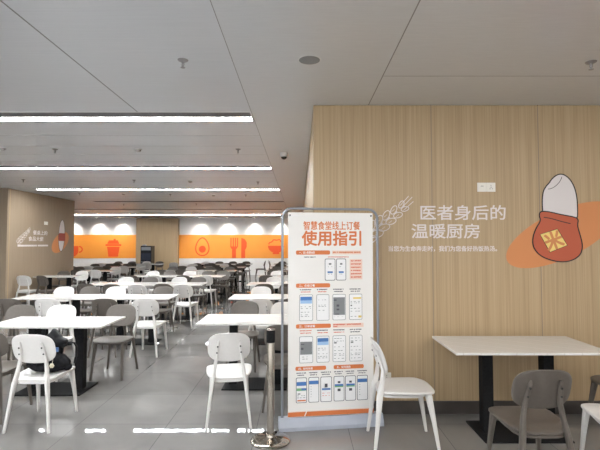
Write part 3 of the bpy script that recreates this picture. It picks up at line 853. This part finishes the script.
local(obj('red_band', poly(bmesh.new(), rrect(13.24, 13.60, 1.70, 1.93, .04), .002, 'YZ', XD + .0064), 'd_red2'), sk2)

# far wall icons
YI = YF - .0155
def icon(name, label, bms, m='redorange'):
    o = obj(name, bms, m); tag(o, label, 'wall icon', 'food icons on the orange wall band'); return o
bm = bmesh.new()                                            # coffee mug
poly(bm, rect(-12.35, -11.55, 1.25, 1.50), .003, 'XZ', YI); poly(bm, ell(-11.95, 1.25, .40, .33, 0, 20, PI, 2 * PI), .003, 'XZ', YI)
stroke(bm, ell(-11.52, 1.33, .17, .15, 0, 16, -PI / 2, PI / 2), .07, .003, 'XZ', YI)
for dx in (-.2, .1): stroke(bm, smooth([(-11.95 + dx, 1.58), (-11.88 + dx, 1.68), (-12.0 + dx, 1.78), (-11.92 + dx, 1.90)], 2, False), .07, .003, 'XZ', YI)
icon('coffee_mug_icon', 'red steaming coffee mug icon on the orange band beside left wall', bm)
bm = bmesh.new()                                            # takeaway cup
poly(bm, [(-10.06, 1.47), (-9.40, 1.47), (-9.48, .95), (-9.98, .95)], .003, 'XZ', YI)
poly(bm, rect(-10.14, -9.32, 1.51, 1.60), .003, 'XZ', YI); poly(bm, [(-10.05, 1.62), (-9.42, 1.62), (-9.50, 1.80), (-9.97, 1.80)], .003, 'XZ', YI)
poly(bm, rect(-9.72, -9.62, 1.80, 1.88), .003, 'XZ', YI)
icon('takeaway_cup_icon', 'red takeaway cup icon on the orange wall band', bm)
bm = bmesh.new()                                            # avocado
av = [(-5.09 + .34 * math.sin(t) * (1 - .22 * math.cos(t)), 1.47 + .46 * math.cos(t)) for t in [2 * PI * i / 36 for i in range(36)]]
stroke(bm, av, .06, .003, 'XZ', YI, True); poly(bm, ell(-5.09, 1.34, .18, .18), .003, 'XZ', YI)
icon('avocado_icon', 'red halved avocado icon on the orange wall band', bm)
bm = bmesh.new()                                            # fork
poly(bm, rect(-3.54, -3.34, .875, 1.35), .003, 'XZ', YI); poly(bm, ell(-3.44, 1.48, .19, .16, 0, 20, PI, 2 * PI), .003, 'XZ', YI)
for dx in (-.19, -.07, .045, .155): poly(bm, rect(-3.44 + dx, -3.44 + dx + .06, 1.46, 1.93), .003, 'XZ', YI)
icon('fork_icon', 'red fork icon in the middle of the right orange wall band', bm)
bm = bmesh.new()
poly(bm, [(-3.06, .875), (-2.86, .875), (-2.86, 1.30), (-2.78, 1.45), (-2.78, 1.70), (-2.88, 1.86), (-3.06, 1.93)], .003, 'XZ', YI)
icon('knife_icon', 'red knife icon beside the fork on the orange band', bm)
bm = bmesh.new()
poly(bm, ell(-1.25, 1.52, .42, .38, 0, 24, PI, 2 * PI), .003, 'XZ', YI); poly(bm, rect(-1.42, -1.08, 1.08, 1.16), .003, 'XZ', YI)
stroke(bm, smooth([(-1.62, 1.53), (-1.62, 1.68), (-1.45, 1.72), (-1.40, 1.84), (-1.20, 1.80), (-1.05, 1.86), (-1.0, 1.72), (-.88, 1.68), (-.88, 1.53)], 2, False), .06, .003, 'XZ', YI)
icon('rice_bowl_icon', 'red heaped rice bowl icon on the orange band near the sign', bm)

# drinks machine by the pier
vm = thing('drinks_machine', 'tall black drinks machine with silver top before the wood clad pier', 'drinks machine', (-7.62, 22.55, 0))
obj('body', B(-.27, .27, -.25, .25, .02, 1.52, .012), 'mach', vm)
obj('control_panel', B(-.23, .23, -.262, -.25, 1.30, 1.46, .004), 'mach2', vm)
obj('dispensing_bay', B(-.23, .23, -.258, -.25, .80, 1.15, .004), 'screen', vm)
obj('drip_tray', B(-.23, .23, -.31, -.25, .70, .74, .004), 'mach2', vm)
obj('lower_door', B(-.26, .26, -.258, -.25, .08, .64, .004), 'mach', vm)
obj('bean_hopper', B(-.24, -.10, -.12, .15, 1.50, 1.58, .012), 'mach2', vm)
for x in (-.2, .2): obj('foot', lathe(bmesh.new(), [(.03, 0), (.03, .02)], 12, (x, 0, 0)), 'mach', vm)

# ------------------------------------------------------------------ ceiling devices
def spr_mesh():
    bm = bmesh.new()
    lathe(bm, [(.040, -.003), (.042, 0), (.020, -.0)], 18) if False else None
    return bm
GS = 'sprinkler heads in the ceiling'
def make_sprinkler():
    t = thing('sprinkler', '', 'sprinkler')
    obj('escutcheon', lathe(bmesh.new(), [(.020, -.014), (.036, -.006), (.040, 0)], 18), 'brass', t, True)
    bm = lathe(bmesh.new(), [(.0045, -.050), (.006, -.030), (.012, -.014)], 12)
    for q_ in (-1, 1): tube(bm, [(q_ * .009, 0, -.016), (q_ * .013, 0, -.032), (q_ * .003, 0, -.052)], .0018, 6)
    obj('frame_arms', bm, 'brass', t, True)
    obj('deflector', lathe(bmesh.new(), [(.017, -.058), (.018, -.056), (.003, -.051)], 14), 'brass', t, True)
    return t
spp = make_sprinkler(); first = True
spots = [(-.866, 3.275, 'large sprinkler head in front of the nearest strip light'), (2.176, 3.311, 'sprinkler head in the ceiling near the top right corner'),
         (-3.51, 6.40, 'left sprinkler head between first and second strip lights'), (-.888, 6.40, 'right sprinkler head between first and second strip lights'),
         (-5.84, 9.45, 'leftmost sprinkler head between second and third strip lights'), (-3.53, 9.52, 'middle sprinkler head between second and third strip lights'),
         (-.92, 9.8, 'right sprinkler head between second and third strip lights'), (-5.90, 12.0, 'sprinkler head beside left oak wall beyond third strip light'),
         (-3.54, 12.25, 'middle sprinkler head beyond the third strip light'), (-1.50, 12.4, 'right sprinkler head beyond the third strip light'),
         (-5.99, 15.25, 'left sprinkler head beyond the unlit strip'), (-3.5, 15.15, 'middle sprinkler head beyond the unlit strip'), (-2.38, 15.4, 'right sprinkler head beyond the unlit strip')]
for x, y, lb in spots:
    if first: r = spp; first = False
    else:
        r = spp.copy(); COL.objects.link(r)
        for ch in spp.children: c = ch.copy(); COL.objects.link(c); c.parent = r
    r.location = (x, y, CH); r['label'] = lb; r['group'] = GS; r['category'] = 'sprinkler'
for x, y, lb in ((-2.32, 6.40, 'round smoke detector near second strip light'), (-2.37, 9.67, 'round smoke detector near third strip light'),
                 (-4.76, 12.1, 'left round smoke detector beyond third strip light'), (-2.40, 12.45, 'right round smoke detector beyond third strip light'), (-4.03, 6.3, 'small round detector at left edge under the ceiling')):
    t = thing('smoke_detector', lb, 'smoke detector', (x if x != -4.03 else -4.2, y, CH), 0, 'round detectors in the ceiling')
    obj('base', lathe(bmesh.new(), [(.052, -.012), (.058, 0)], 24), 'whitefix', t, True)
    obj('sensor_head', lathe(bmesh.new(), [(.018, -.040), (.034, -.034), (.042, -.018), (.044, -.012)], 24), 'sensor', t, True)
t = thing('ceiling_speaker', 'round grey ceiling speaker above the sign', 'speaker', (.07, 3.27, CH))
obj('rim', lathe(bmesh.new(), [(.078, -.004), (.086, -.003), (.088, 0)], 40), 'whitefix', t, True)
obj('grille', lathe(bmesh.new(), [(.070, -.0065), (.077, -.005), (.0775, -.0035)], 40), 'plate', t, True)
t = thing('dome_camera', 'small dome security camera under the ceiling above the aisle', 'camera', (-.24, 6.68, CH + .002))
obj('housing', lathe(bmesh.new(), [(.048, -.062), (.056, -.05), (.058, -.02), (.060, 0)], 28), 'whitefix', t, True)
obj('lens_dome', lathe(bmesh.new(), [(.008, -.100), (.026, -.093), (.040, -.078), (.046, -.062)], 28), 'dome', t, True)

t = thing('added_fill_strip', 'unseen warm strip light added on the ceiling to brighten the right side', 'ceiling light', (2.75, 1.57, CH))
obj('housing', B(-1.85, 1.85, -.09, .09, -.03, 0), 'whitefix', t)
obj('diffuser', B(-1.83, 1.83, -.075, .075, -.036, -.03), 'fill_warm', t)  # unseen strip added overhead to warm and brighten the right side

GD = 'round downlights washing the far wall'
for i, x in enumerate((-11.8, -10.45, -9.25, -5.15, -3.75, -2.35, -.95)):
    t = thing('downlight', 'ceiling downlight before the far wall, %s from the left' % ['first', 'second', 'third', 'fourth', 'fifth', 'sixth', 'seventh'][i], 'ceiling light', (x, 23.05, CH), 0, GD)
    obj('trim_ring', lathe(bmesh.new(), [(.055, -.006), (.066, -.004), (.068, 0)], 24), 'whitefix', t, True)
    obj('lens', lathe(bmesh.new(), [(.046, -.0085), (.050, -.0065)], 24), 'lamp', t, True)
    ld = bpy.data.lights.new('downlight_beam', 'SPOT'); ld.energy = 85; ld.spot_size = math.radians(96); ld.spot_blend = .85; ld.shadow_soft_size = .05; ld.color = (1, .95, .88)
    lo = bpy.data.objects.new('downlight_beam', ld); COL.objects.link(lo); lo.location = (x, 23.05, CH - .02)
    lo.rotation_euler = (math.radians(18), 0, 0)

# ------------------------------------------------------------------ sun, world, camera
sd = bpy.data.lights.new('sun', 'SUN'); sd.energy = 10.0; sd.angle = math.radians(.5); sd.color = (1, .97, .93)
so = bpy.data.objects.new('sun', sd); COL.objects.link(so)
el = math.atan2(2.78, 3.93 - (YB - .048))
so.rotation_euler = (PI / 2 - el, 0, 0)     # shines towards +Y and down
so.location = (0, -6, 5)
w = bpy.data.worlds.new('World'); S.world = w; w.use_nodes = True
N = w.node_tree.nodes; bg = N['Background']; bg.inputs[0].default_value = (.75, .85, 1, 1); bg.inputs[1].default_value = 1.0

cam = bpy.data.cameras.new('camera'); co = bpy.data.objects.new('camera', cam); COL.objects.link(co)
cam.sensor_width = 36; cam.lens = 27; co.location = (0, 0, 1.61)
co.rotation_euler = (PI / 2 + math.atan(19 / 450), 0, 0); cam.clip_end = 200
S.camera = co
S.view_settings.view_transform = 'Standard'; S.view_settings.look = 'None'; S.view_settings.exposure = 0.5; S.view_settings.gamma = 1
S.view_settings.use_curve_mapping = False
